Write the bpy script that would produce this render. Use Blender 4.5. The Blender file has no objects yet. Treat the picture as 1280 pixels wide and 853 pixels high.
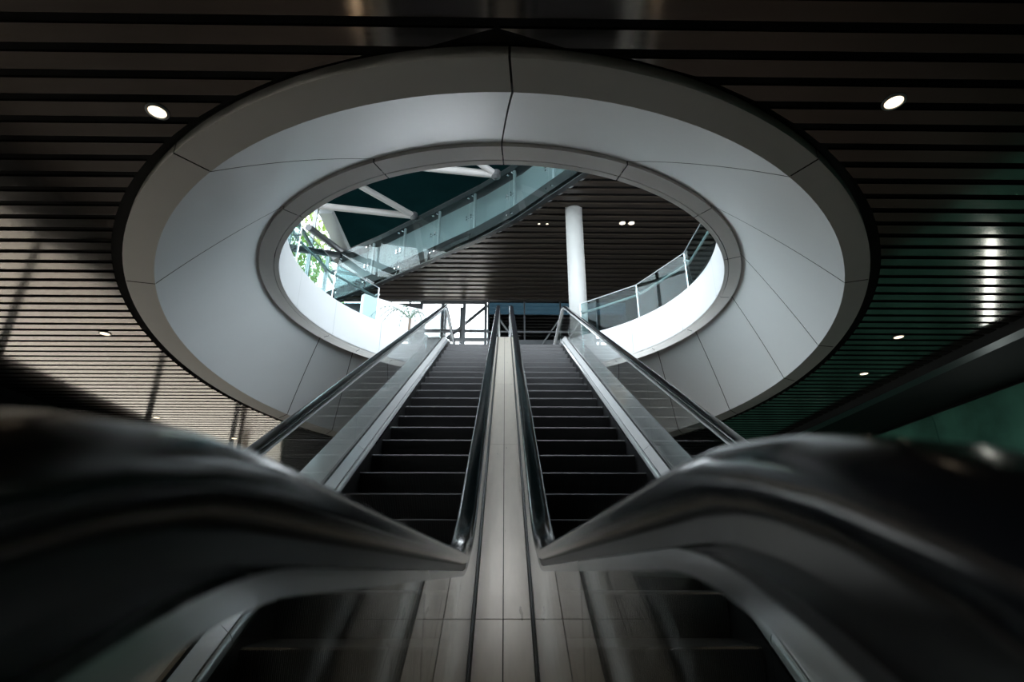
import bpy, bmesh, math, random
from mathutils import Vector, Matrix
random.seed(7)
scene = bpy.context.scene
COL = scene.collection
PI = math.pi
rad = math.radians

# ------------------------------------------------------------------ camera
F_PX, PITCH, YAW = 715.0, math.atan((715 - 426.5) / 715.0), rad(.8)
CAMZ = .865
cam_d = bpy.data.cameras.new('camera'); cam = bpy.data.objects.new('camera', cam_d); COL.objects.link(cam)
cam_d.sensor_width = 36; cam_d.lens = F_PX / 1280 * 36
cam_d.clip_start = .02; cam_d.clip_end = 400
cam.location = (0, 0, CAMZ)
cam.rotation_euler = (PI / 2 + PITCH, 0, -YAW)
cam_d.dof.use_dof = True; cam_d.dof.focus_distance = 9.0; cam_d.dof.aperture_fstop = 5.0
scene.camera = cam

# ------------------------------------------------------------------ world / sky, daylight openings, exposure
SKY = 16.0
YUB = 0.8           # unseen back wall of the upper storey, set close so its glazing lights the funnel
w = bpy.data.worlds.new('sky'); scene.world = w; w.use_nodes = True
bg = w.node_tree.nodes['Background']; bg.inputs[0].default_value = (.90, .95, 1.0, 1); bg.inputs[1].default_value = SKY

def portal(name, loc, rot, sx, sy):
    l = bpy.data.lights.new(name, 'AREA'); l.shape = 'RECTANGLE'; l.size = sx; l.size_y = sy
    l.cycles.is_portal = True
    o = bpy.data.objects.new(name, l); o.location = loc; o.rotation_euler = rot; COL.objects.link(o)
R_ = lambda z: z + CAMZ                      # heights measured from the lens
portal('daylight_portal_skylight', (-1.7, 5.7, R_(13.4)), (0, 0, 0), 11.4, 9.8)
portal('daylight_portal_upper_windows', (-7.5, 11.9, R_(9.1)), (0, -PI / 2, 0), 8.4, 22.2)
portal('daylight_portal_upper_back', (1.0, YUB - .15, R_(9.1)), (PI / 2, 0, 0), 16.8, 8.4)
portal('daylight_portal_upper_right', (9.65, 5.7, R_(9.1)), (0, PI / 2, 0), 8.4, 9.8)
portal('daylight_portal_lower_windows', (-9.3, 8, 2.2), (0, -PI / 2, 0), 2.6, 30)

scene.view_settings.view_transform = 'Standard'
scene.view_settings.look = 'None'
scene.view_settings.exposure = -.35
scene.view_settings.gamma = 1
scene.view_settings.use_curve_mapping = False
scene.cycles.max_bounces = 10; scene.cycles.diffuse_bounces = 5; scene.cycles.glossy_bounces = 5
scene.cycles.transparent_max_bounces = 24; scene.cycles.caustics_reflective = False; scene.cycles.caustics_refractive = False
scene.cycles.sample_clamp_indirect = 6
scene.cycles.use_denoising = True

# ------------------------------------------------------------------ materials
MATS = {}
def mat(name, col, rough=.5, metal=0., noise=0., nscale=8., stretch=(1, 1, 1), bump=0., rvar=0., spec=.5, emit=0.):
    m = bpy.data.materials.new(name); m.use_nodes = True; nt = m.node_tree; b = nt.nodes['Principled BSDF']
    b.inputs['Base Color'].default_value = (*col, 1); b.inputs['Roughness'].default_value = rough
    b.inputs['Metallic'].default_value = metal; b.inputs['Specular IOR Level'].default_value = spec
    if emit:
        b.inputs['Emission Color'].default_value = (*col, 1); b.inputs['Emission Strength'].default_value = emit
    if noise or bump or rvar:
        tc = nt.nodes.new('ShaderNodeTexCoord'); mp = nt.nodes.new('ShaderNodeMapping'); mp.inputs['Scale'].default_value = stretch
        n = nt.nodes.new('ShaderNodeTexNoise'); n.inputs['Scale'].default_value = nscale; n.inputs['Detail'].default_value = 5
        nt.links.new(tc.outputs['Object'], mp.inputs[0]); nt.links.new(mp.outputs[0], n.inputs['Vector'])
        if noise:
            mx = nt.nodes.new('ShaderNodeMixRGB'); mx.inputs[1].default_value = (*[c * (1 - noise) for c in col], 1)
            mx.inputs[2].default_value = (*[min(1, c * (1 + noise)) for c in col], 1)
            nt.links.new(n.outputs['Fac'], mx.inputs[0]); nt.links.new(mx.outputs[0], b.inputs['Base Color'])
            if emit: nt.links.new(mx.outputs[0], b.inputs['Emission Color'])
        if rvar:
            mr = nt.nodes.new('ShaderNodeMapRange'); mr.inputs['To Min'].default_value = max(0, rough - rvar); mr.inputs['To Max'].default_value = rough + rvar
            nt.links.new(n.outputs['Fac'], mr.inputs['Value']); nt.links.new(mr.outputs[0], b.inputs['Roughness'])
        if bump:
            bp = nt.nodes.new('ShaderNodeBump'); bp.inputs['Strength'].default_value = bump; bp.inputs['Distance'].default_value = .02
            nt.links.new(n.outputs['Fac'], bp.inputs['Height']); nt.links.new(bp.outputs[0], b.inputs['Normal'])
    MATS[name] = m
    return m

def glass(name, tint, refl=.04):
    m = bpy.data.materials.new(name); m.use_nodes = True; nt = m.node_tree; nt.nodes.clear()
    out = nt.nodes.new('ShaderNodeOutputMaterial'); mx = nt.nodes.new('ShaderNodeMixShader')
    tr = nt.nodes.new('ShaderNodeBsdfTransparent'); tr.inputs[0].default_value = (*tint, 1)
    gl = nt.nodes.new('ShaderNodeBsdfGlossy'); gl.inputs['Roughness'].default_value = .01; gl.inputs[0].default_value = (1, 1, 1, 1)
    lw = nt.nodes.new('ShaderNodeLayerWeight'); lw.inputs[0].default_value = .5
    pw = nt.nodes.new('ShaderNodeMath'); pw.operation = 'POWER'; pw.inputs[1].default_value = 5
    ma = nt.nodes.new('ShaderNodeMath'); ma.operation = 'MULTIPLY_ADD'; ma.inputs[1].default_value = 1 - refl; ma.inputs[2].default_value = refl
    nt.links.new(lw.outputs['Facing'], pw.inputs[0]); nt.links.new(pw.outputs[0], ma.inputs[0]); nt.links.new(ma.outputs[0], mx.inputs[0])
    nt.links.new(tr.outputs[0], mx.inputs[1]); nt.links.new(gl.outputs[0], mx.inputs[2]); nt.links.new(mx.outputs[0], out.inputs[0])
    MATS[name] = m
    return m

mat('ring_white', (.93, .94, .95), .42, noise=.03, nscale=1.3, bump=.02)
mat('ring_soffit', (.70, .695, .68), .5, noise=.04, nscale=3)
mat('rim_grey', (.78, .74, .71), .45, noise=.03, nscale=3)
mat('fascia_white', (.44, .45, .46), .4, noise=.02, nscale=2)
mat('black', (.006, .006, .006), .8)
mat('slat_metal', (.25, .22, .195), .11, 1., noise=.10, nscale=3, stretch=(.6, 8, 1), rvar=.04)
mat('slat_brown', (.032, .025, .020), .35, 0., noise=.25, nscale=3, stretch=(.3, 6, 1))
mat('rubber', (.007, .008, .010), .15, noise=.1, nscale=40, spec=.5)
mat('steel', (.74, .75, .76), .14, .6, noise=.06, nscale=12, stretch=(8, .5, .5), rvar=.04)
mat('steel_bright', (.80, .81, .82), .18, .5, noise=.05, nscale=14, stretch=(8, .5, .5), rvar=.03)
mat('steel_track', (.030, .030, .030), .3, .3, noise=.05, nscale=20)
mat('steel_deck', (.52, .465, .41), .30, .42, noise=.14, nscale=5, stretch=(5, .8, .8), rvar=.06)
mat('step_metal', (.034, .034, .036), .42, .4, noise=.2, nscale=25, rvar=.08)
mat('gasket', (.012, .012, .013), .45)
mat('floor_stone', (.065, .052, .043), .6, noise=.25, nscale=2.5, rvar=.06, spec=.15)
mat('upper_floor', (.12, .12, .12), .35, noise=.1, nscale=3)
mat('dark_wall', (.035, .034, .036), .4, noise=.15, nscale=2)
mat('green_glow_panel', (.05, .15, .11), .12, noise=.85, nscale=.9, emit=.13)  # weak mottled glow added so the slats mirror green
mat('roof_green', (.002, .010, .0115), .8, noise=.4, nscale=1.5, spec=.0)
mat('frame_dark', (.03, .035, .038), .4, .4)
mat('frame_grey', (.30, .33, .34), .4, .5)
mat('tube_white', (.34, .34, .34), .35, noise=.03, nscale=4)
mat('tube_dark', (.07, .075, .08), .4, .3)
mat('column_white', (.26, .27, .265), .5, noise=.04, nscale=4)
mat('chrome', (.8, .8, .8), .12, 1.)
mat('lamp_warm', (1.0, .80, .56), .5, emit=3.2)
mat('lamp_white', (.90, 1.0, .96), .5, emit=14.)
mat('paving', (.46, .41, .35), .8, noise=.12, nscale=.8)
mat('leaf', (.20, .30, .05), .6, noise=.5, nscale=2)
mat('leaf_grey', (.22, .27, .22), .6, noise=.4, nscale=2)
mat('leaf_dark', (.035, .085, .045), .5, noise=.4, nscale=4)
mat('bark', (.10, .075, .055), .8, noise=.3, nscale=9)
mat('pot', (.55, .55, .54), .5, noise=.05)
glass('glass_clear', (.955, .975, .97), .035)
glass('glass_teal', (.74, .86, .87), .010)
glass('glass_parapet', (.84, .905, .91), .010)
mat('teal_backing', (.16, .19, .195), .4, noise=.15, nscale=1.2)
glass('glass_window', (.95, .96, .965), .04)
glass('glass_tinted', (.56, .56, .545), .04)
glass('glass_facade', (.78, .80, .80), .03)
glass('glass_dark', (.05, .075, .088), .05)

# ------------------------------------------------------------------ builders
def link(o): COL.objects.link(o); return o

def mesh_obj(name, verts, faces, m, parent=None, smooth=False, loc=None):
    me = bpy.data.meshes.new(name)
    q_ = parent
    while q_ is not None and '_o' not in q_.keys(): q_ = q_.parent
    off = q_['_o'] if q_ is not None else None
    if off is not None: verts = [(v[0] - off[0], v[1] - off[1], v[2] - off[2]) for v in verts]
    me.from_pydata([tuple(v) for v in verts], [], faces)
    bm = bmesh.new(); bm.from_mesh(me); bmesh.ops.recalc_face_normals(bm, faces=bm.faces); bm.to_mesh(me); bm.free()
    me.materials.append(MATS[m])
    if smooth: me.shade_smooth()
    o = link(bpy.data.objects.new(name, me))
    if loc: o.location = loc
    if parent is not None:
        o.parent = parent
    return o

def tag(o, label=None, cat=None, group=None, kind=None):
    if label: o['label'] = label
    if cat: o['category'] = cat
    if group: o['group'] = group
    if kind: o['kind'] = kind
    return o

def thing(name, loc, label=None, cat=None, group=None, kind=None):
    o = link(bpy.data.objects.new(name, None)); o.empty_display_size = .2; o.location = loc; o['_o'] = list(loc)
    return tag(o, label, cat, group, kind)

class MB:
    """collects shapes in world coordinates"""
    def __init__(s): s.v = []; s.f = []
    def add(s, vs, fs):
        n = len(s.v); s.v += [tuple(v) for v in vs]; s.f += [tuple(i + n for i in f) for f in fs]; return s
    def box(s, x0, x1, y0, y1, z0, z1):
        vs = [(x, y, z) for z in (z0, z1) for y in (y0, y1) for x in (x0, x1)]
        return s.add(vs, [(0, 1, 3, 2), (4, 6, 7, 5), (0, 4, 5, 1), (2, 3, 7, 6), (0, 2, 6, 4), (1, 5, 7, 3)])
    def tube(s, a, b, r, n=12, r2=None):
        a, b = Vector(a), Vector(b); d = (b - a).normalized(); r2 = r if r2 is None else r2
        u = d.orthogonal().normalized(); w_ = d.cross(u)
        vs = [c + (u * math.cos(2 * PI * i / n) + w_ * math.sin(2 * PI * i / n)) * rr for c, rr in ((a, r), (b, r2)) for i in range(n)]
        fs = [(i, (i + 1) % n, n + (i + 1) % n, n + i) for i in range(n)] + [tuple(range(n)), tuple(range(n, 2 * n))]
        return s.add(vs, fs)
    def polytube(s, pts, r, n=10):
        pts = [Vector(p) for p in pts]; rings = []
        for i, p in enumerate(pts):
            t = ((pts[min(i + 1, len(pts) - 1)] - pts[max(i - 1, 0)])).normalized()
            u = t.cross(Vector((0, 0, 1)))
            u = u.normalized() if u.length > 1e-4 else t.orthogonal().normalized()
            w_ = u.cross(t); rr = r[i] if isinstance(r, (list, tuple)) else r
            rings.append([p + (u * math.cos(2 * PI * k / n) + w_ * math.sin(2 * PI * k / n)) * rr for k in range(n)])
        vs = [v for q in rings for v in q]; fs = []
        for i in range(len(pts) - 1):
            for k in range(n): fs.append((i * n + k, i * n + (k + 1) % n, (i + 1) * n + (k + 1) % n, (i + 1) * n + k))
        fs += [tuple(range(n)), tuple(range((len(pts) - 1) * n, len(pts) * n))]
        return s.add(vs, fs)
    def lathe(s, c, prof, n=32):
        vs = [(c[0] + r * math.cos(2 * PI * i / n), c[1] + r * math.sin(2 * PI * i / n), c[2] + z) for r, z in prof for i in range(n)]
        fs = [(j * n + i, j * n + (i + 1) % n, (j + 1) * n + (i + 1) % n, (j + 1) * n + i) for j in range(len(prof) - 1) for i in range(n)]
        fs += [tuple(range(n)), tuple(range((len(prof) - 1) * n, len(prof) * n))]
        return s.add(vs, fs)
    def prism(s, pts, off):
        """polygon pts (3d) extruded by off"""
        n = len(pts); vs = [Vector(p) for p in pts] + [Vector(p) + Vector(off) for p in pts]
        return s.add(vs, [tuple(range(n)), tuple(range(n, 2 * n))] + [(i, (i + 1) % n, n + (i + 1) % n, n + i) for i in range(n)])
    def grid(s, rows, closed=False):
        m_ = len(rows[0]); vs = [p for r in rows for p in r]; fs = []
        for i in range(len(rows) - 1):
            for k in range(m_ if closed else m_ - 1):
                fs.append((i * m_ + k, i * m_ + (k + 1) % m_, (i + 1) * m_ + (k + 1) % m_, (i + 1) * m_ + k))
        return s.add(vs, fs)
    def build(s, name, m, parent=None, smooth=False): return mesh_obj(name, s.v, s.f, m, parent, smooth)

def B(name, m, parent, *a): return MB().box(*a).build(name, m, parent)
def struct(o): o['kind'] = 'structure'; return o

# ------------------------------------------------------------------ main dimensions (metres; z from the lower floor)
K = math.tan(rad(30))
ZCEIL = R_(3.1)            # lower slat ceiling
ZRIM = R_(4.29)            # rim of the opening
ZFAS = R_(5.05)            # top of the white fascia
ZUP = R_(4.945)            # upper floor
ZSOF = R_(10.0)            # slat soffit over the upper floor
ZROOF = R_(13.3)
OUT = (-.059, 9.877, 5.183, 7.121)      # ellipse: cx, cy, a, b
CRE = (-.031, 9.675, 4.861, 6.628)
RIO = (-.054, 8.749, 3.783, 3.900)
RII = (-.034, 8.945, 3.621, 3.668)
def ell(E, t, z, k=1.0):                # t = 0 nearest the lens, + to the right
    return (E[0] + E[2] * k * math.sin(t), E[1] - E[3] * k * math.cos(t), z)
XL, XR = -9.2, 6.8                      # lower hall side walls
YB, YF = -9.0, 24.0
XWALL = 9.3

# ================================================================== SETTING
struct(MB().box(XL - .1, XWALL + .3, YB - .1, YF, -.3, -.012).build('floor', 'floor_stone'))
g = MB().box(-60, XL - .1, -50, 70, -.35, -.05).box(XL - .1, 60, -50, YB - .1, -.35, -.05).box(XL - .1, 60, YF + .1, 70, -.35, -.05)
g.build('ground', 'paving'); struct(bpy.data.objects['ground'])

# ---- lower ceiling: dark plenum board with the oval cut out, slats below it
ceil = thing('ceiling', (0, 0, ZCEIL), kind='structure')
NN = 96
def hole_plate(E, k, z, x0, x1, y0, y1):
    rows = [[], []]
    for i in range(NN + 1):
        t = 2 * PI * i / NN; p = ell(E, t, z, k); d = Vector((math.sin(t), -math.cos(t)))
        q = 1e9
        if d.x > 1e-6: q = min(q, (x1 - E[0]) / d.x)
        if d.x < -1e-6: q = min(q, (x0 - E[0]) / d.x)
        if d.y > 1e-6: q = min(q, (y1 - E[1]) / d.y)
        if d.y < -1e-6: q = min(q, (y0 - E[1]) / d.y)
        rows[0].append(p); rows[1].append((E[0] + d.x * q, E[1] + d.y * q, z))
    # corner fill
    return rows
def plate_with_corners(name, E, k, z, x0, x1, y0, y1, m, parent):
    rows = hole_plate(E, k, z, x0, x1, y0, y1)
    mb = MB().grid(rows)
    cs = [(x0, y0), (x1, y0), (x1, y1), (x0, y1)]
    o_ = rows[1]
    for cx, cy in cs:
        for i in range(NN):
            a, b = o_[i], o_[i + 1]
            if abs(a[0] - b[0]) > 1e-4 and abs(a[1] - b[1]) > 1e-4:
                ca = abs(a[0] - cx) < 1e-3 or abs(a[1] - cy) < 1e-3
                cb = abs(b[0] - cx) < 1e-3 or abs(b[1] - cy) < 1e-3
                if ca and cb and (a[0] - cx) ** 2 + (a[1] - cy) ** 2 < 60: mb.add([a, b, (cx, cy, z)], [(0, 1, 2)])
    return mb.build(name, m, parent)
plate_with_corners('plenum_board', OUT, 1.0, ZCEIL + .12, XL - .1, XWALL + .3, YB - .1, YF, 'black', ceil)
PITCH_S = .2108; GAP0 = 2.718
def slat_z(): return ZCEIL, ZCEIL + .022
k0 = int((YB - GAP0) / PITCH_S) - 1
y = GAP0 + k0 * PITCH_S
SLW = .65
while y < YF - .4:
    ya, yb = y + PITCH_S * (1 - SLW) / 2, y + PITCH_S * (1 + SLW) / 2
    y += PITCH_S
    if ya < YB + .1: continue
    def xe(yy):
        q = (yy - OUT[1]) / (OUT[3] + .10)
        return (OUT[2] + .10) * math.sqrt(1 - q * q) if abs(q) < 1 else -1
    ea, eb = xe(ya), xe(yb)
    z0, z1 = slat_z()
    def slab(xa0, xa1, xb0, xb1):
        pts = [(xa0, ya, z0), (xa1, ya, z0), (xb1, yb, z0), (xb0, yb, z0)]
        MB().prism(pts, (0, 0, z1 - z0)).build('slat', 'slat_metal', ceil)
    if ea < .15 and eb < .15: slab(XL, XR, XL, XR)
    else:
        ea, eb = max(ea, .02), max(eb, .02)
        slab(XL, OUT[0] - ea, XL, OUT[0] - eb); slab(OUT[0] + ea, XR, OUT[0] + eb, XR)

# ---- oval opening surround
ring = thing('opening_surround', (0, 9, ZCEIL), 'large white oval funnel surround cut into the slatted ceiling above the escalators', 'ceiling opening')
A_R = [0.9, 30, 54.5, 73.5, 87, 105.3, 122, 141, 159.5]
B_R = [0.2, 21.8, 43.6, 64.7, 84.8, 106.4, 123, 138, 151.7]
A_L = [0.9, -30, -56, -109.7, -124, -142, -159.5]
B_L = [0.2, -21.7, -45.6, -112.7, -126, -139, -152.2]
def lerp(a, b, t): return a + (b - a) * t
def lerpE(E, G, t): return tuple(lerp(a, b, t) for a, b in zip(E, G))
ZRO = R_(4.18)
def panels(As, Bs):
    for k in range(len(As) - 1):
        a0, a1, b0, b1 = rad(As[k]), rad(As[k + 1]), rad(Bs[k]), rad(Bs[k + 1])
        n = max(10, int(abs(a1 - a0) / rad(2)))
        s = 1 if a1 > a0 else -1
        ga = .0016 * s; gb = .0019 * s        # joint
        a0 += ga; a1 -= ga; b0 += gb; b1 -= gb
        # flat soffit band with its outer upstand
        rows = [[ell(OUT, lerp(a0, a1, i / n), ZCEIL + .10) for i in range(n + 1)],
                [ell(OUT, lerp(a0, a1, i / n), ZCEIL) for i in range(n + 1)],
                [ell(CRE, lerp(a0, a1, i / n), ZCEIL) for i in range(n + 1)],
                [ell(CRE, lerp(a0, a1, i / n), ZCEIL + .03) for i in range(n + 1)]]
        MB().grid(rows).build('soffit_panel', 'ring_soffit', ring)
        rows = []
        for j in range(15):
            ph = j / 14; m_ = .10
            s_ = (1 - m_) * ph + m_ * (1 - math.cos(ph * PI / 2)); zz = (1 - m_) * ph + m_ * math.sin(ph * PI / 2)
            row = []
            for i in range(n + 1):
                p0, p1 = ell(CRE, lerp(a0, a1, i / n), 0), ell(RIO, lerp(b0, b1, i / n), 0)
                row.append((lerp(p0[0], p1[0], s_), lerp(p0[1], p1[1], s_), lerp(ZCEIL, ZRO + .05, zz)))
            rows.append(row)
        MB().grid(rows).build('funnel_panel', 'ring_white', ring, True)
        mid = lerpE(RIO, RII, .72); mid2 = lerpE(RIO, RII, .76)
        rr = lambda E, z: [ell(E, lerp(b0, b1, i / n), z) for i in range(n + 1)]
        p = MB().grid([rr(RIO, ZRO + .05), rr(RIO, ZRO), rr(mid, lerp(ZRO, ZRIM, .72)), rr(mid, ZRIM + .03)]).build('rim_panel', 'rim_grey', ring)
        p2 = MB().grid([rr(mid2, ZRIM + .03), rr(mid2, lerp(ZRO, ZRIM, .76)), rr(RII, ZRIM)]).build('rim_lip', 'rim_grey', ring)
panels(A_R, B_R); panels(A_L, B_L)
# dark backing behind the joints
def ring_arc(E, t0, t1, z, k=1.0, n=80): return [ell(E, lerp(t0, t1, i / n), z, k) for i in range(n + 1)]
bk = []
for E, z, kk in ((OUT, ZCEIL + .02, 1.0), (CRE, ZCEIL + .02, 1.01)): bk.append(ring_arc(E, rad(-159), rad(159), z, kk))
for j in range(11):
    ph = j / 10; m_ = .10
    s_ = (1 - m_) * ph + m_ * (1 - math.cos(ph * PI / 2)); zz = (1 - m_) * ph + m_ * math.sin(ph * PI / 2)
    bk.append(ring_arc(lerpE(CRE, RIO, s_), rad(lerp(-159, -151.5, s_)), rad(lerp(159, 151.5, s_)), lerp(ZCEIL, ZRO + .05, zz) + .035, 1.006))
bk.append(ring_arc(RII, rad(-151.5), rad(151.5), ZRIM + .05, 1.002))
MB().grid(bk).build('joint_backing', 'black', ring)
# white vertical fascia panels up to the upper floor
def fascia(ts):
    for a, b in zip(ts[:-1], ts[1:]):
        g_ = .0012 if b > a else -.0012
        n = 14; A_ = [rad(a) + g_, rad(b) - g_]
        rw = lambda z, kk=1.0: [ell(RII, lerp(A_[0], A_[1], i / n), z, kk) for i in range(n + 1)]
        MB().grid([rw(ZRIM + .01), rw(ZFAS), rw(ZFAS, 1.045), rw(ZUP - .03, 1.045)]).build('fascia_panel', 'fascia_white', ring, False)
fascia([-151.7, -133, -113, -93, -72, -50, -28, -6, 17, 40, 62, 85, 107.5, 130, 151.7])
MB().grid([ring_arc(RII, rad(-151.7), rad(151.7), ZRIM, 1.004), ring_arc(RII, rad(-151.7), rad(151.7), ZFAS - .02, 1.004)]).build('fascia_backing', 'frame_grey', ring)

# ---- upper floor plate and the box that carries the escalator landing
UX0, UX1, UY0, UY1 = -7.4, 9.5, YUB, 23.0
uf = thing('floor_upper', (0, 0, ZUP - .04), kind='structure')
plate_with_corners('floor_plate', RII, 1.03, ZUP - .035, UX0 - 2.2, UX1 + .3, YB - .1, YF, 'upper_floor', uf)
struct(MB().box(-1.70, 1.70, 13.9, 17.3, ZCEIL - .02, ZUP - .06).build('landing_housing', 'dark_wall'))

# ---- lower walls (floor to ceiling glazing on the left)
def glazed_wall(name, axis, pos, a0, a1, z0, z1, step, rows, m_frame, m_glass, fw=.06, kind='structure'):
    """axis 'x': wall in the plane x = pos running along y; axis 'y': plane y = pos running along x"""
    c = thing(name, (pos, (a0 + a1) / 2, z0) if axis == 'x' else ((a0 + a1) / 2, pos, z0), kind=kind)
    def bx(nm, m, u0, u1, zz0, zz1, d):
        if axis == 'x': return B(nm, m, c, pos - d, pos + d, u0, u1, zz0, zz1)
        return B(nm, m, c, u0, u1, pos - d, pos + d, zz0, zz1)
    n = max(1, round((a1 - a0) / step)); us = [lerp(a0, a1, i / n) for i in range(n + 1)]
    for u in us: bx('mullion', m_frame, u - fw / 2, u + fw / 2, z0, z1, .07)
    zs = [z0] + rows + [z1]
    for zz in zs: bx('transom', m_frame, a0, a1, zz - fw / 2, zz + fw / 2, .05)
    for i in range(n):
        for q in range(len(zs) - 1):
            bx('pane', m_glass, us[i] + fw / 2, us[i + 1] - fw / 2, zs[q] + fw / 2, zs[q + 1] - fw / 2, .006)
    return c
glazed_wall('window_1', 'x', XL, YB, YF, .9, ZCEIL - .55, 4.4, [], 'frame_dark', 'glass_tinted')
struct(B('wall_left', 'dark_wall', None, XL - .12, XL + .12, YB, YF, -.01, .9))
struct(B('trim_1', 'frame_dark', None, XL - .12, XL + .12, YB, YF, ZCEIL - .55, ZUP))
struct(B('wall_back', 'dark_wall', None, XL, XWALL + .3, YB - .1, YB + .1, -.01, ZUP))
struct(B('wall_far', 'dark_wall', None, XL, XWALL + .3, YF, YF + .15, 0, ZUP))
# right wall: dark beam, then big glossy green panels given a weak added glow
wr = thing('wall_right', (XWALL, 8, 0), kind='structure')
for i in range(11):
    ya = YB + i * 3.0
    B('wall_panel', 'green_glow_panel', wr, XWALL, XWALL + .04, ya + .02, ya + 2.98, 0, ZCEIL + .05)
B('wall_core', 'dark_wall', wr, XWALL + .05, XWALL + .15, YB, YF, 0, ZUP)
struct(B('trim_2', 'frame_dark', None, XR, XR + .25, YB, YF, ZCEIL - .14, ZCEIL + .1))

# ---- upper shell
glazed_wall('window_3', 'x', UX0, YUB, UY1, ZUP, ZROOF, 2.1, [ZUP + 2.2, ZUP + 4.4, ZUP + 6.6], 'frame_grey', 'glass_facade', .09)
glazed_wall('window_4', 'y', UY1, UX0, -2.6, ZUP, ZROOF, 1.6, [ZUP + 2.2, ZUP + 4.4, ZUP + 6.6], 'frame_grey', 'glass_facade', .09)
struct(B('wall_upper_right', 'dark_wall', None, UX1, UX1 + .2, 10.6, UY1, ZUP, ZROOF))
glazed_wall('window_right_added', 'x', UX1, YUB, 10.6, ZUP, ZROOF, 2.5, [ZUP + 2.8, ZUP + 5.6], 'frame_grey', 'glass_window', .09)  # unseen glazing added to light the left side of the funnel
glazed_wall('window_back_added', 'y', YUB, UX0, UX1, ZUP, ZROOF, 2.4, [ZUP + 2.8, ZUP + 5.6], 'frame_grey', 'glass_window', .09)  # unseen glazing added to throw daylight onto the far funnel
# roof: closed dark part and unseen skylight, placed and sized for daylight through the opening
SKX1, SKY1 = 4.0, 10.6
struct(MB().box(UX0, UX1, SKY1, UY1, ZROOF, ZROOF + .2).box(SKX1, UX1, YUB, SKY1, ZROOF, ZROOF + .2).build('roof_panel', 'roof_green'))
sk = thing('window_5', (-1.7, 3, ZROOF), kind='structure')
for i in range(8):
    xx = lerp(UX0, SKX1, i / 7); B('rafter', 'frame_grey', sk, xx - .05, xx + .05, YUB, SKY1, ZROOF - .05, ZROOF + .12)
for i in range(12):
    yy = lerp(YUB, SKY1, i / 11); B('purlin', 'frame_grey', sk, UX0, SKX1, yy - .04, yy + .04, ZROOF - .04, ZROOF + .1)
for i in range(7):
    for j in range(11):
        xa, xb, ya, yb = lerp(UX0, SKX1, i / 7) + .05, lerp(UX0, SKX1, (i + 1) / 7) - .05, lerp(YUB, SKY1, j / 11) + .04, lerp(YUB, SKY1, (j + 1) / 11) - .04
        B('pane', 'glass_window', sk, xa, xb, ya, yb, ZROOF + .02, ZROOF + .035)

# ---- third-level slab with slatted soffit, its edge runs diagonally
EDGE = [(6.4, 6.2), (4.3, 9.4), (2.074, 12.565), (.207, 14.838), (-.97, 15.966), (-2.724, 17.378), (-4.842, 19.065), (-7.38, 20.85)]
def edge_x(yy):
    if yy <= EDGE[0][1]: return EDGE[0][0]
    for (xa, ya), (xb, yb) in zip(EDGE[:-1], EDGE[1:]):
        if ya <= yy <= yb: return lerp(xa, xb, (yy - ya) / (yb - ya))
    return EDGE[-1][0]
YW = 20.6
slab3 = thing('ceiling_upper', (6, 14, ZSOF), kind='structure')
poly = [(x, y_, ZSOF + .10) for x, y_ in EDGE] + [(-7.38, YW + .3, ZSOF + .10), (UX1, YW + .3, ZSOF + .10), (UX1, EDGE[0][1], ZSOF + .10)]
MB().prism(poly, (0, 0, .35)).build('slab', 'black', slab3)
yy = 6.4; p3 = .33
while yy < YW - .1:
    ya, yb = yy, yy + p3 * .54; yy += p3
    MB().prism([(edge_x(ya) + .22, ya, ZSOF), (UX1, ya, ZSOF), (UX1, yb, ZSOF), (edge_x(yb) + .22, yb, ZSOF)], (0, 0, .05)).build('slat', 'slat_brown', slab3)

# far wall of the upper floor under that soffit
glazed_wall('window_6', 'y', YW, -3.3, -.75, ZUP, ZSOF - .05, .85, [ZUP + 1.6, ZUP + 3.4], 'frame_dark', 'glass_window', .12)
fw = thing('wall_upper_far', (4, YW, ZUP), kind='structure')
for i in range(7):
    xa = -.65 + i * 1.43
    B('wall_panel', 'glass_dark', fw, xa + .02, xa + 1.41, YW - .01, YW + .01, ZUP, ZSOF)
    B('mullion', 'frame_dark', fw, xa - .03, xa + .03, YW - .06, YW + .06, ZUP, ZSOF)
for zz in (ZUP + 1.6, ZUP + 3.3): B('transom', 'frame_dark', fw, -.65, 9.4, YW - .07, YW + .07, zz - .09, zz + .09)
B('wall_core', 'dark_wall', fw, -.65, 9.4, YW + 1.2, YW + 1.3, ZUP, ZSOF)
B('wall_core', 'dark_wall', fw, -7.3, -3.4, YW + .2, YW + .3, ZUP + 3.0, ZSOF)
# steel braces behind the far glazing
t = thing('cross_brace', (-2, YW + .35, ZUP), 'dark crossed steel braces behind the bright far window', 'brace', 'braces by the far glazing')
for a, b in (((-6.2, YW + .45, ZUP), (-.7, YW + .45, R_(10.05))), ((-3.4, YW + .6, R_(8.98)), (-.6, YW + .6, R_(8.98))), ((-3.4, YW + .6, R_(8.62)), (-.6, YW + .6, R_(8.62))), ((-1.75, YW + .6, ZUP), (-1.75, YW + .6, R_(10)))):
    MB().tube(a, b, .07, 10).build('brace_tube', 'tube_dark', t)
t = thing('cross_brace', (1.2, YW - .22, ZUP), 'thin crossed braces standing before the dark far wall right of the centre deck', 'brace', 'braces by the far glazing')
for a, b in (((-.6, YW - .2, ZUP), (2.1, YW - .2, ZSOF - .9)), ((2.6, YW - .28, ZUP), (-.2, YW - .28, ZSOF - .9)), ((-.6, YW - .36, ZSOF - 1.45), (3.2, YW - .36, ZSOF - 1.45))):
    MB().tube(a, b, .035, 8).build('brace_tube', 'tube_dark', t)

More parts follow.
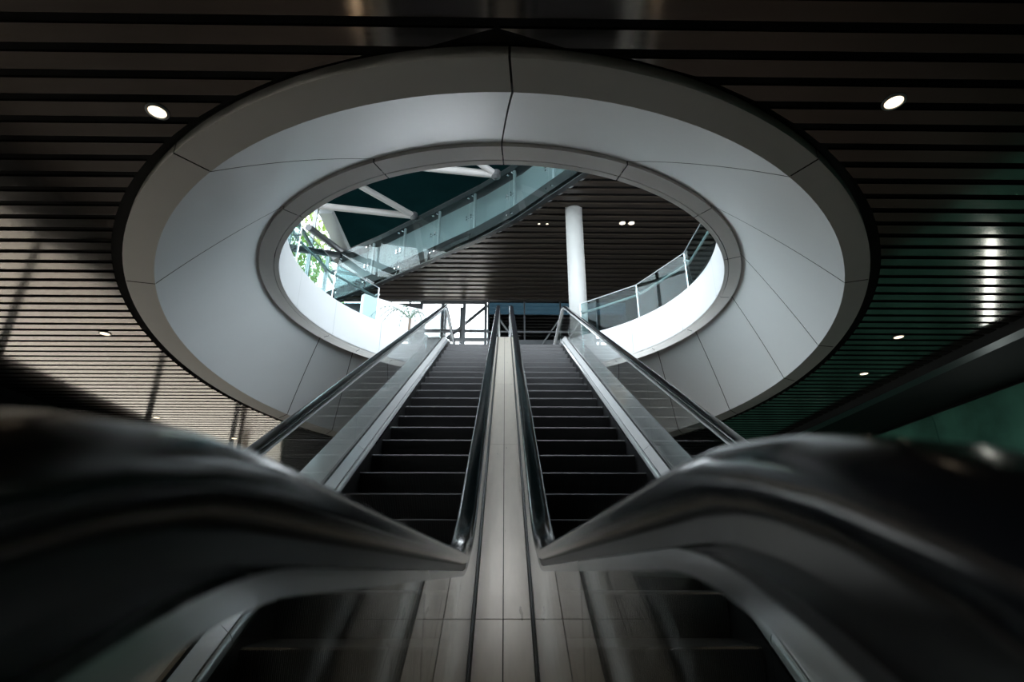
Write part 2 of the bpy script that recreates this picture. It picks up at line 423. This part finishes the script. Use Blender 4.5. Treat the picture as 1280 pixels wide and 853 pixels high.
# slatted diagonal wall on the right of the upper floor
dw = thing('wall_slatted', (7, 15, ZUP), kind='structure')
P0, P1 = Vector((4.9, YW - .15, 0)), Vector((9.3, 11.2, 0)); dd = (P1 - P0).normalized(); nn = Vector((dd.y, -dd.x, 0))
def along(z0, z1, off, th):
    q = [P0 + nn * off, P1 + nn * off, P1 + nn * (off + th), P0 + nn * (off + th)]
    return MB().prism([(p.x, p.y, z0) for p in q], (0, 0, z1 - z0))
along(ZUP, ZSOF - .02, .06, .08).build('wall_core', 'black', dw)
for i in range(16): along(ZUP + .1 + i * .31, ZUP + .1 + i * .31 + .2, 0, .05).build('slat', 'slat_brown', dw)

# ---- glass parapet on the diagonal slab edge
gb = thing('glass_parapet', (EDGE[3][0], EDGE[3][1], ZSOF), 'long teal glass parapet running diagonally along the edge of the upper storey', 'glass parapet')
ZB0, ZB1 = ZSOF - .02, ZSOF + 2.02
pts = []
for (a, b) in zip(EDGE[:-1], EDGE[1:]):
    a, b = Vector((*a, 0)), Vector((*b, 0)); n = 16
    for i in range(n): pts.append(a.lerp(b, i / n))
pts.append(Vector((*EDGE[-1], 0)))
acc = 0; marks = [pts[0]]
for a, b in zip(pts[:-1], pts[1:]):
    acc += (b - a).length
    if acc >= 1.68: marks.append(b); acc = 0
for a, b in zip(marks[:-1], marks[1:]):
    d = (b - a).normalized(); n_ = Vector((d.y, -d.x, 0)) * .012
    if n_.x > 0: n_ = -n_
    o_ = -d.cross(Vector((0, 0, 1))) * 0
    a2, b2 = a + d * .012, b - d * .012
    gp = MB().prism([(a2.x, a2.y, ZB0), (b2.x, b2.y, ZB0), (b2.x, b2.y, ZB1), (a2.x, a2.y, ZB1)], n_).build('glass_panel', 'glass_parapet', gb)
    for zz in (ZB0 + .25, ZB0 + .9, ZB0 + 1.0, ZB1 - .25):
        for q in (a + d * .10, b - d * .10):
            MB().tube((q.x + n_.x * 3, q.y + n_.y * 3, zz), (q.x - n_.x * 5, q.y - n_.y * 5, zz), .028, 8).build('fixing', 'chrome', gp)
    MB().tube((a.x + .16, a.y + .16, ZB0 + .1), (a.x + .16, a.y + .16, ZB1), .05, 8).build('post', 'frame_grey', gb)
for a, b in zip(EDGE[:-1], EDGE[1:]):
    MB().prism([(a[0] + .10, a[1] + .10, ZB1 - .02), (b[0] + .10, b[1] + .10, ZB1 - .02), (b[0] + .42, b[1] + .42, ZB1 - .02), (a[0] + .42, a[1] + .42, ZB1 - .02)], (0, 0, .22)).build('top_rail', 'frame_dark', gb)
    MB().prism([(a[0] + .34, a[1] + .34, ZB0 + .12), (b[0] + .34, b[1] + .34, ZB0 + .12), (b[0] + .38, b[1] + .38, ZB0 + .12), (a[0] + .38, a[1] + .38, ZB0 + .12)], (0, 0, ZB1 - ZB0 - .16)).build('backing_panel', 'teal_backing', gb)
    MB().prism([(a[0] + .16, a[1] + .16, ZB0 + .06), (b[0] + .16, b[1] + .16, ZB0 + .06), (b[0] + .22, b[1] + .22, ZB0 + .06), (a[0] + .22, a[1] + .22, ZB0 + .06)], (0, 0, .5)).build('edge_band', 'frame_grey', gb)
    MB().prism([(a[0] + .02, a[1] + .02, ZSOF - .03), (b[0] + .02, b[1] + .02, ZSOF - .03), (b[0] + .13, b[1] + .13, ZSOF - .03), (a[0] + .13, a[1] + .13, ZSOF - .03)], (0, 0, .03)).build('edge_trim', 'frame_dark', gb)

# ---- roof struts (white tubes from the slab edge to the facade)
ST = [((-3.37, 17.85, R_(12.15)), (-7.3, 17.15, R_(12.15)), .12, 'tube_white', 'pale steel tube strut running left from the middle node of the glass parapet'),
      ((-3.37, 17.85, R_(12.15)), (-7.3, 13.7, R_(12.3)), .11, 'tube_white', 'pale steel tube strut slanting towards the lens from the middle parapet node'),
      ((-.30, 14.74, R_(11.60)), (-7.3, 14.9, R_(12.5)), .12, 'tube_white', 'pale steel tube strut meeting the upper right node beneath the rim'),
      ((-.30, 14.74, R_(11.60)), (-3.6, 12.5, R_(12.6)), .10, 'tube_white', 'short pale steel tube strut beside the upper right node beneath the rim'),
      ((-6.79, 21.2, R_(12.5)), (-7.3, 18.2, R_(11.85)), .13, 'tube_dark', 'dark steel tube strut falling to the right in front of the trees'),
      ((-6.79, 21.2, R_(12.4)), (-7.3, 17.0, R_(10.25)), .13, 'tube_dark', 'dark nearly level steel tube strut in front of the left windows')]
for a, b, r, m, lab in ST:
    t = thing('roof_strut', a, lab, 'strut', 'steel struts of the atrium')
    MB().tube(a, b, r, 16).build('tube', m, t)
    MB().lathe((a[0], a[1], a[2] - r * 1.3), [(r * .5, 0), (r * 1.25, r * .5), (r * 1.25, r * 2.1), (r * .5, r * 2.6)], 14).build('end_node', 'tube_dark', t)
# leaning post at the roof edge
t = thing('leaning_post', (-7.15, 22.3, R_(12.4)), 'pale green leaning steel post at the left end of the dark roof', 'post')
MB().prism([(-7.25, 18.9, R_(13.2)), (-6.75, 18.9, R_(13.2)), (-6.5, 22.6, R_(12.6)), (-7.1, 22.6, R_(12.6))], (0, 0, -.25)).build('post_body', 'frame_grey', t)

# ---- white column
t = thing('column', (2.037, 14.33, ZUP - .035), 'white round concrete column standing on the upper floor', 'column')
MB().lathe((2.037, 14.33, 0), [(.25, ZUP - .035), (.25, ZSOF + .09)], 40).build('shaft', 'column_white', t, True)
MB().lathe((2.037, 14.33, 0), [(.27, ZUP - .034), (.27, ZUP + .10), (.252, ZUP + .105)], 40).build('base_collar', 'steel', t)

# ---- railing round the opening on the upper floor
def railing(ts, label, z1):
    c = ell(RII, rad(ts[len(ts) // 2]), ZFAS)
    t = thing('glass_railing', c, label, 'railing', 'glass railings round the opening')
    kk = 1.022
    P = [Vector(ell(RII, rad(a), ZFAS, kk)) for a in ts]
    hr = []
    for a, b in zip(P[:-1], P[1:]):
        d = (b - a).normalized(); n_ = Vector((-d.y, d.x, 0)) * .012
        a2, b2 = a + d * .008, b - d * .008
        MB().prism([(a2.x, a2.y, ZFAS + .002), (b2.x, b2.y, ZFAS + .002), (b2.x, b2.y, z1), (a2.x, a2.y, z1)], n_).build('glass_panel', 'glass_teal', t)
        MB().prism([(a2.x, a2.y, z1), (b2.x, b2.y, z1), (b2.x, b2.y, z1 + .012), (a2.x, a2.y, z1 + .012)], n_ * 1.3).build('top_edge', 'frame_grey', t)
    ctr = Vector((RII[0], RII[1], 0))
    for a in P:
        o_ = (a - Vector((ctr.x, ctr.y, a.z))).normalized()
        hr.append((a.x + o_.x * .10, a.y + o_.y * .10, z1 - .19))
    hro = MB().polytube(hr, .024, 12).build('handrail', 'column_white', t, True)
    for a, h in zip(P, hr):
        o_ = (a - Vector((ctr.x, ctr.y, a.z))).normalized()
        MB().tube((a.x, a.y, ZFAS + .002), (a.x, a.y, z1), .011, 8).build('joint_strip', 'steel_bright', t)
        MB().tube((a.x - o_.x * .02, a.y - o_.y * .02, z1 - .16), (h[0], h[1], h[2] + .02), .030, 10).build('bracket', 'column_white', hro)
    return t
ZG = R_(5.87)
railing([30, 53, 76.6, 104, 127.5, 150.5], 'curved glass railing with pale handrail on the right of the opening, beside the column', ZG)
railing([-30, -50, -70, -91, -112, -131.5], 'curved glass railing with pale handrail on the left of the opening, below the trees', ZG)

# ---- white solid parapet wall and palm behind the left escalator top
tw = thing('parapet_wall', (-3.2, 12.6, ZUP - .03), 'bright white solid wall behind the top of the left escalator', 'wall')
ra = lambda a, k: ell(RII, rad(a), 0, k)
for a, b in ((-136.5, -146), (-146, -156)):
    pts = [ra(lerp(a, b, i / 8), 1.36) for i in range(9)] + [ra(lerp(b, a, i / 8), 1.40) for i in range(9)]
    MB().prism([(p[0], p[1], ZUP - .03) for p in pts], (0, 0, R_(6.30) - ZUP + .03)).build('wall_panel', 'fascia_white', tw)
pc = ra(-147, 1.13)
pl = thing('potted_palm', (pc[0], pc[1], ZUP - .035), 'small arching potted palm in front of the white wall', 'plant')
MB().lathe((pc[0], pc[1], ZUP - .035), [(.10, 0), (.14, .22), (.125, .23)], 20).build('pot', 'pot', pl)
stem = MB().tube((pc[0], pc[1], ZUP + .15), (pc[0] + .02, pc[1], ZUP + .62), .03, 8).build('stem', 'bark', pl)
for i in range(9):
    az = [3.2, 2.9, 0.4, 5.6, 1.4, 4.4, 3.7, .9, 2.2][i]; ln = [1.0, .7, .45, .4, .5, .6, .8, .4, .5][i]; up = [.42, .36, .3, .25, .4, .36, .3, .4, .38][i]
    sp = [Vector((pc[0] + .02 + math.cos(az) * ln * q, pc[1] + math.sin(az) * ln * q * .6, ZUP + .60 + up * math.sin(q * 2.6) - .22 * q * q)) for q in [j / 10 for j in range(11)]]
    f_ = MB().polytube(sp, [.008 - .0005 * j for j in range(11)], 5)
    for j in range(1, 11):
        for sd in (-1, 1):
            d = (sp[j] - sp[j - 1]).normalized(); s2 = d.cross(Vector((0, 0, 1))).normalized() * sd
            tip = sp[j] + s2 * .07 + d * .06 - Vector((0, 0, .05))
            f_.add([sp[j] - d * .012, sp[j] + d * .012, tip], [(0, 1, 2)])
    f_.build('frond', 'leaf_dark', stem)

# ================================================================== ESCALATORS
RISE = ZUP
RAILH = .905
YK1, YK2 = 2.207, 2.207 + RISE / K
def gk(y_, y0, L):
    if y_ <= y0 - L: return 0
    if y_ >= y0 + L: return y_ - y0
    return (y_ - y0 + L) ** 2 / (4 * L)
def fz(y_): return K * (gk(y_, YK1, .45) - gk(y_, YK2, .45))
def ysamp(y0, y1, st=.10):
    s = set([y0, y1])
    for a, b in ((YK1 - .5, YK1 + .5), (YK2 - .5, YK2 + .5)):
        q = a
        while q <= b:
            if y0 < q < y1: s.add(round(q, 4))
            q += st
    return sorted(s)
def vsweep(y0, y1, prof, closed=True):
    rows = [[(x, q, fz(q) + h) for x, h in prof] for q in ysamp(y0, y1)]
    mb = MB().grid(rows, closed)
    if closed:
        n = len(prof); mb.f += [tuple(range(n)), tuple(range((len(rows) - 1) * n, len(rows) * n))]
    return mb
YTOP = 14.9
JOINTS = [-.15, .75, 3.06, 5.35, 7.65, 9.95, 12.25, YTOP]

# shared step mesh
def step_mesh():
    pitch = .0095; W = .988; n = int(W / pitch); xs = []
    for i in range(n):
        x = -W / 2 + i * pitch
        xs += [(x, 0), (x + .0048, 0), (x + .0048, 1), (x + .0093, 1)]
    path = [((.395, -.001), (0, -.009)), ((.010, -.001), (0, -.009)), ((.0, -.012), (.007, -.007)), ((.006, -.12), (.008, 0)), ((.022, -.235), (.008, 0))]
    rows = [[(x, p[0] + (d[0] if g_ else 0), p[1] + (d[1] if g_ else 0)) for x, g_ in xs] for p, d in path]
    mb = MB().grid(rows)
    mb.box(-.49, .49, .03, .39, -.20, -.02)
    return mb
STEP = None
def handrail_path(zf, yc, rn, a_start=215):
    """list of (y, z) along the rail, shifted by dn along the normal"""
    c0 = K * 0 - (1.219 - CAMZ)        # incline: z = K*y + c0
    yk = (zf - c0) / K; ztop = R_(5.85); yk2 = (ztop - c0) / K
    L = .34
    p = []
    na = 20
    for i in range(na + 1):
        a = rad(lerp(a_start, 90, i / na)); p.append((yc + rn * math.cos(a), zf - rn + rn * math.sin(a)))
    q = yc + .05
    yend = YTOP - .2
    ys = []
    while q < yk - L: ys.append(q); q += .12
    ys += [yk - L + 2 * L * i / 14 for i in range(15)]
    q = yk + L + .4
    while q < yk2 - L - .2: ys.append(q); q += .8
    ys += [yk2 - L + 2 * L * i / 12 for i in range(13)] + [yend]
    for q in ys: p.append((q, zf + K * (gk(q, yk, L) - gk(q, yk2, L))))
    for i in range(1, 19):
        a = rad(90 - i * 10); p.append((yend + .4 * math.cos(a), ztop - .4 + .4 * math.sin(a)))
    out = []
    for i, (a, b) in enumerate(p):
        a0, b0 = p[max(0, i - 1)]; a1, b1 = p[min(len(p) - 1, i + 1)]
        d = math.hypot(a1 - a0, b1 - b0); ty, tz = (a1 - a0) / d, (b1 - b0) / d
        out.append((a, b, -tz, ty))
    return out
def sweep(path, prof, x0):
    rows = [[(x0 + dx, y_ + ny * dn, z_ + nz * dn) for dx, dn in prof] for y_, z_, ny, nz in path]
    mb = MB().grid(rows, True); n = len(prof)
    mb.f += [tuple(range(n)), tuple(range((len(rows) - 1) * n, len(rows) * n))]
    return mb
def rubber_prof():
    p = []
    for i in range(24):
        a = 2 * PI * i / 24; c, q = math.cos(a), math.sin(a)
        p.append((.041 * math.copysign(abs(c) ** .7, c), .004 + .021 * math.copysign(abs(q) ** .8, q)))
    return p

def escalator(sg, label, zf_in, yc_in):
    global STEP
    e = thing('escalator', (sg * .77, 6.5, 0), label, 'escalator', 'pair of escalators')
    ex, ey, _ = e['_o']
    X = lambda v: sg * v
    # steps
    i = 0; y_ = .72
    while y_ < 13.6:
        if STEP is None:
            mb = step_mesh(); o = mesh_obj('step', mb.v, mb.f, 'step_metal'); STEP = o.data; o.parent = e
        else:
            o = link(bpy.data.objects.new('step', STEP)); o.parent = e
        o.location = (0, y_ - ey, fz(y_)); y_ += .4
    # comb plates and landing plates
    B('comb_plate', 'steel_deck', e, X(.77) - .5, X(.77) + .5, -.15, .72, -.008, .004)
    B('comb_plate', 'steel_deck', e, X(.77) - .5, X(.77) + .5, y_ - .02, YTOP + .4, RISE - .02, RISE + .004)
    for side, xg in (('in', .15), ('out', 1.39)):
        s = 1 if side == 'in' else -1      # direction from the glass towards the steps
        zf = zf_in if side == 'in' else CAMZ + .04; yc = yc_in if side == 'in' else .42; ycf = yc + .08
        pth = handrail_path(zf, yc, .55)
        sweep(pth, rubber_prof(), X(xg)).build('handrail', 'rubber', e, True)
        trk = sweep(pth, [(-.024, -.014), (.024, -.014), (.026, -.030), (-.026, -.030)], X(xg)).build('handrail_track', 'steel_track', e)
        pf = handrail_path(zf, ycf, .62, 150)
        sweep(pf, [(-.028, -.031), (.028, -.031), (.029, -.046), (-.029, -.046)], X(xg)).build('track_flange', 'steel_bright', trk)
        rows = []
        for i_ in range(15):
            q = lerp(yc - .50, yc + .14, i_ / 14)
            zt = zf - .55 + math.sqrt(max(0, .525 ** 2 - min(0, q - yc) ** 2)); zb = zf - .62 + math.sqrt(max(0, .588 ** 2 - min(0, q - ycf) ** 2))
            zt = max(zt, zb + .001)
            rows.append([(X(xg) - .016, q, zt), (X(xg) + .016, q, zt), (X(xg) + .016, q, zb), (X(xg) - .016, q, zb)])
        mb = MB().grid(rows, True); mb.f += [(0, 1, 2, 3), (56, 57, 58, 59)]
        mb.build('newel_plate', 'gasket', e)
        # glass panels
        br = [yc - .46, 1.15, 3.25, 5.3, 7.35, 9.4, 11.45, 13.2, YTOP + .1]
        zt = {}
        top = [(a, b) for a, b, _, _ in pf if True]
        upper = [(a, b) for i_, (a, b) in enumerate(top) if i_ >= 3]
        upper = [u for u in upper if u[0] <= YTOP + .15]
        ups = []
        for u in upper:
            if not ups or u[0] > ups[-1][0] + 1e-5: ups.append(u)
        def topz(q):
            for (a0, b0), (a1, b1) in zip(ups[:-1], ups[1:]):
                if a0 <= q <= a1: return lerp(b0, b1, (q - a0) / (a1 - a0)) - .034
            return ups[0][1] - .034 if q < ups[0][0] else ups[-1][1] - .034
        for a, b in zip(br[:-1], br[1:]):
            ys = sorted(set([a + .004, b - .004] + [u[0] for u in ups if a + .01 < u[0] < b - .01] + [q for q in ysamp(a + .01, b - .01)]))
            rows = [[(X(xg) - .006, q, fz(q) + .15), (X(xg) + .006, q, fz(q) + .15), (X(xg) + .006, q, max(topz(q), fz(q) + .16)), (X(xg) - .006, q, max(topz(q), fz(q) + .16))] for q in ys]
            mb = MB().grid(rows, True); mb.f += [(0, 1, 2, 3), tuple(range(len(rows) * 4 - 4, len(rows) * 4))]
            mb.build('glass_panel', 'glass_clear', e)
        vsweep(-.15, YTOP, [(X(xg - .014), .15), (X(xg + .014), .15), (X(xg + .012), .185), (X(xg - .012), .185)]).build('glass_gasket', 'gasket', e)
        # inner deck between glass and skirt, per length
        d0 = xg + s * .014; d1 = xg + s * .082; d2 = .264 if side == 'in' else 1.276
        for a, b in zip(JOINTS[:-1], JOINTS[1:]):
            vsweep(a + .002, b - .002, [(X(d0), .16), (X(d1), .105), (X(d1), .085), (X(d0), .14)]).build('inner_deck', 'steel_bright', e)
            q = [(d1 + s * .006, .10)] + [(lerp(d1 + s * .006, d2, i_ / 5), .055 + .045 * math.cos(i_ / 5 * PI / 2)) for i_ in range(1, 6)] + [(d2, .03), (d1, .03)]
            vsweep(a + .002, b - .002, [(X(x), h) for x, h in q]).build('deck_moulding', 'steel', e, False)
            vsweep(a + .002, b - .002, [(X(d2), .05), (X(d2 - s * .012), .05), (X(d2 - s * .012), -.28), (X(d2), -.28)]).build('skirt_panel', 'gasket' , e)
    for a, b in zip(JOINTS[:-1], JOINTS[1:]):
        vsweep(a + .002, b - .002, [(X(1.404), .16), (X(1.66), .155), (X(1.66), .12), (X(1.404), .12)]).build('outer_deck', 'steel', e)
    ysA = ysamp(.2, 13.8, .1)
    rows = [[(X(1.665), q, fz(q) + .12), (X(1.665), q, max(.0, fz(q) - .80)), (X(.145), q, max(.0, fz(q) - .80))] for q in ysA]
    MB().grid(rows).build('truss_cladding', 'steel_track', e)
    return e
escalator(-1, 'left escalator of the pair, black steps rising beside the left glass balustrade', CAMZ + .033, .29)
escalator(1, 'right escalator of the pair, climbing towards the white round column', CAMZ + .047, .38)

# centre deck between the escalators
cd = thing('centre_deck', (0, 6.5, 0), 'narrow brushed metal deck strip running up between the two escalators', 'deck')
for a, b in zip(JOINTS[:-1], JOINTS[1:]):
    for s in (-1, 1):
        vsweep(a + .003, b - .003, [(s * .0025, .160), (s * .133, .160), (s * .133, .13), (s * .0025, .13)]).build('deck_plate', 'steel_deck', cd)
vsweep(-.15, YTOP, [(-.133, .128), (.133, .128), (.133, .02), (-.133, .02)]).build('deck_base', 'black', cd)

# ================================================================== LAMPS
def downlight(x, y_, z, label, r=.062, power=14, up=False):
    t = thing('downlight', (x, y_, z), label, 'downlight', 'ceiling downlights')
    MB().lathe((x, y_, z), [(r * 1.28, 0), (r * 1.28, -.008), (r, -.010), (r, .0)], 24).build('trim_ring', 'frame_grey', t)
    MB().lathe((x, y_, z), [(r * .97, -.002), (r * .97, -.005)], 24).build('lens', 'lamp_warm', t)
    if power:
        l = bpy.data.lights.new('downlight_beam', 'SPOT'); l.energy = power; l.color = (1, .74, .46); l.spot_size = rad(95); l.spot_blend = .6; l.shadow_soft_size = .05
        o = link(bpy.data.objects.new('downlight_beam', l)); o.location = (0, 0, -.05); o.parent = t
ZD = ZCEIL - .001
downlight(-2.526, 3.259, ZD, 'large bright downlight left of the oval, nearest the top left', power=70)
downlight(2.755, 3.094, ZD, 'large bright downlight right of the oval, nearest the top right', power=70)
downlight(-5.60, 7.471, ZD, 'downlight close to the left edge of the oval')
downlight(5.60, 7.441, ZD, 'downlight close to the right edge of the oval')
downlight(6.058, 9.06, ZD, 'downlight on the right just above the black handrail')
downlight(-7.52, 12.2, ZD, 'small far downlight low on the left ceiling')
downlight(-6.75, 14.28, ZD, 'faint farthest downlight on the left ceiling')
downlight(3.62, 14.98, ZSOF - .001, 'left lamp of the bright pair in the upper soffit', .09, 60)
downlight(3.90, 14.98, ZSOF - .001, 'right lamp of the bright pair in the upper soffit', .09, 60)
downlight(1.05, 15.06, ZSOF - .001, 'left lamp of the faint pair in the upper soffit', .035, 0)
downlight(1.30, 15.06, ZSOF - .001, 'right lamp of the faint pair in the upper soffit', .035, 0)
# vertical strip lamp on the right wall, mirrored in the slats
t = thing('strip_lamp', (XWALL - .02, 9.8, 1.1), 'tall white strip lamp mirrored as a bright streak in the right slats', 'lamp')
LP = [(9.2, R_(.30)), (9.95, R_(1.95))]
q = lambda x0, x1, w_: MB().prism([(x0, LP[0][0] - w_, LP[0][1]), (x0, LP[0][0] + w_, LP[0][1]), (x0, LP[1][0] + w_, LP[1][1]), (x0, LP[1][0] - w_, LP[1][1])], (x1 - x0, 0, 0))
q(XWALL - .05, XWALL - .002, .12).build('housing', 'frame_dark', t)
q(XWALL - .07, XWALL - .051, .09).build('diffuser', 'lamp_white', t)

# ================================================================== TREES outside the windows
def tree(x, y_, h, cr, label, m, n=1500):
    t = thing('tree', (x, y_, -.05), label, 'tree', 'trees outside the windows')
    MB().polytube([(x, y_, -.05), (x + .1, y_, h * .35), (x - .1, y_ + .1, h * .7)], [.22, .16, .07], 8).build('trunk', 'bark', t)
    mb = MB()
    for i in range(n):
        a, b, c = random.uniform(0, 2 * PI), random.uniform(-1, 1), random.random() ** .4
        s = math.sqrt(1 - b * b); p = Vector((x + cr * c * s * math.cos(a), y_ + cr * c * s * math.sin(a), h * .70 + h * .30 * c * b))
        u = Vector((random.gauss(0, 1), random.gauss(0, 1), random.gauss(0, 1))).normalized(); v = u.orthogonal().normalized(); q = random.uniform(.08, .16)
        mb.add([p - u * q, p + v * q * .5, p + u * q, p - v * q * .5], [(0, 1, 2, 3)])
    f_ = mb.build('foliage', m, t); f_['kind'] = 'stuff'
tree(-9.7, 25.2, 19.0, 1.9, 'yellow green tree seen through the upper left windows', 'leaf', 5000)
tree(-9.6, 20.6, 12.2, 1.5, 'lower leafy tree close outside the upper left windows', 'leaf_grey', 3500)
tree(-13.8, 30.5, 17.5, 2.2, 'pale tree left of the yellow green one beyond the windows', 'leaf_grey', 3500)
tree(-11.5, 10.0, 4.6, 1.5, 'dark green tree outside the left lower windows, mirrored in the slats', 'leaf_dark', 1600)

for o in bpy.data.objects:
    if '_o' in o.keys(): del o['_o']
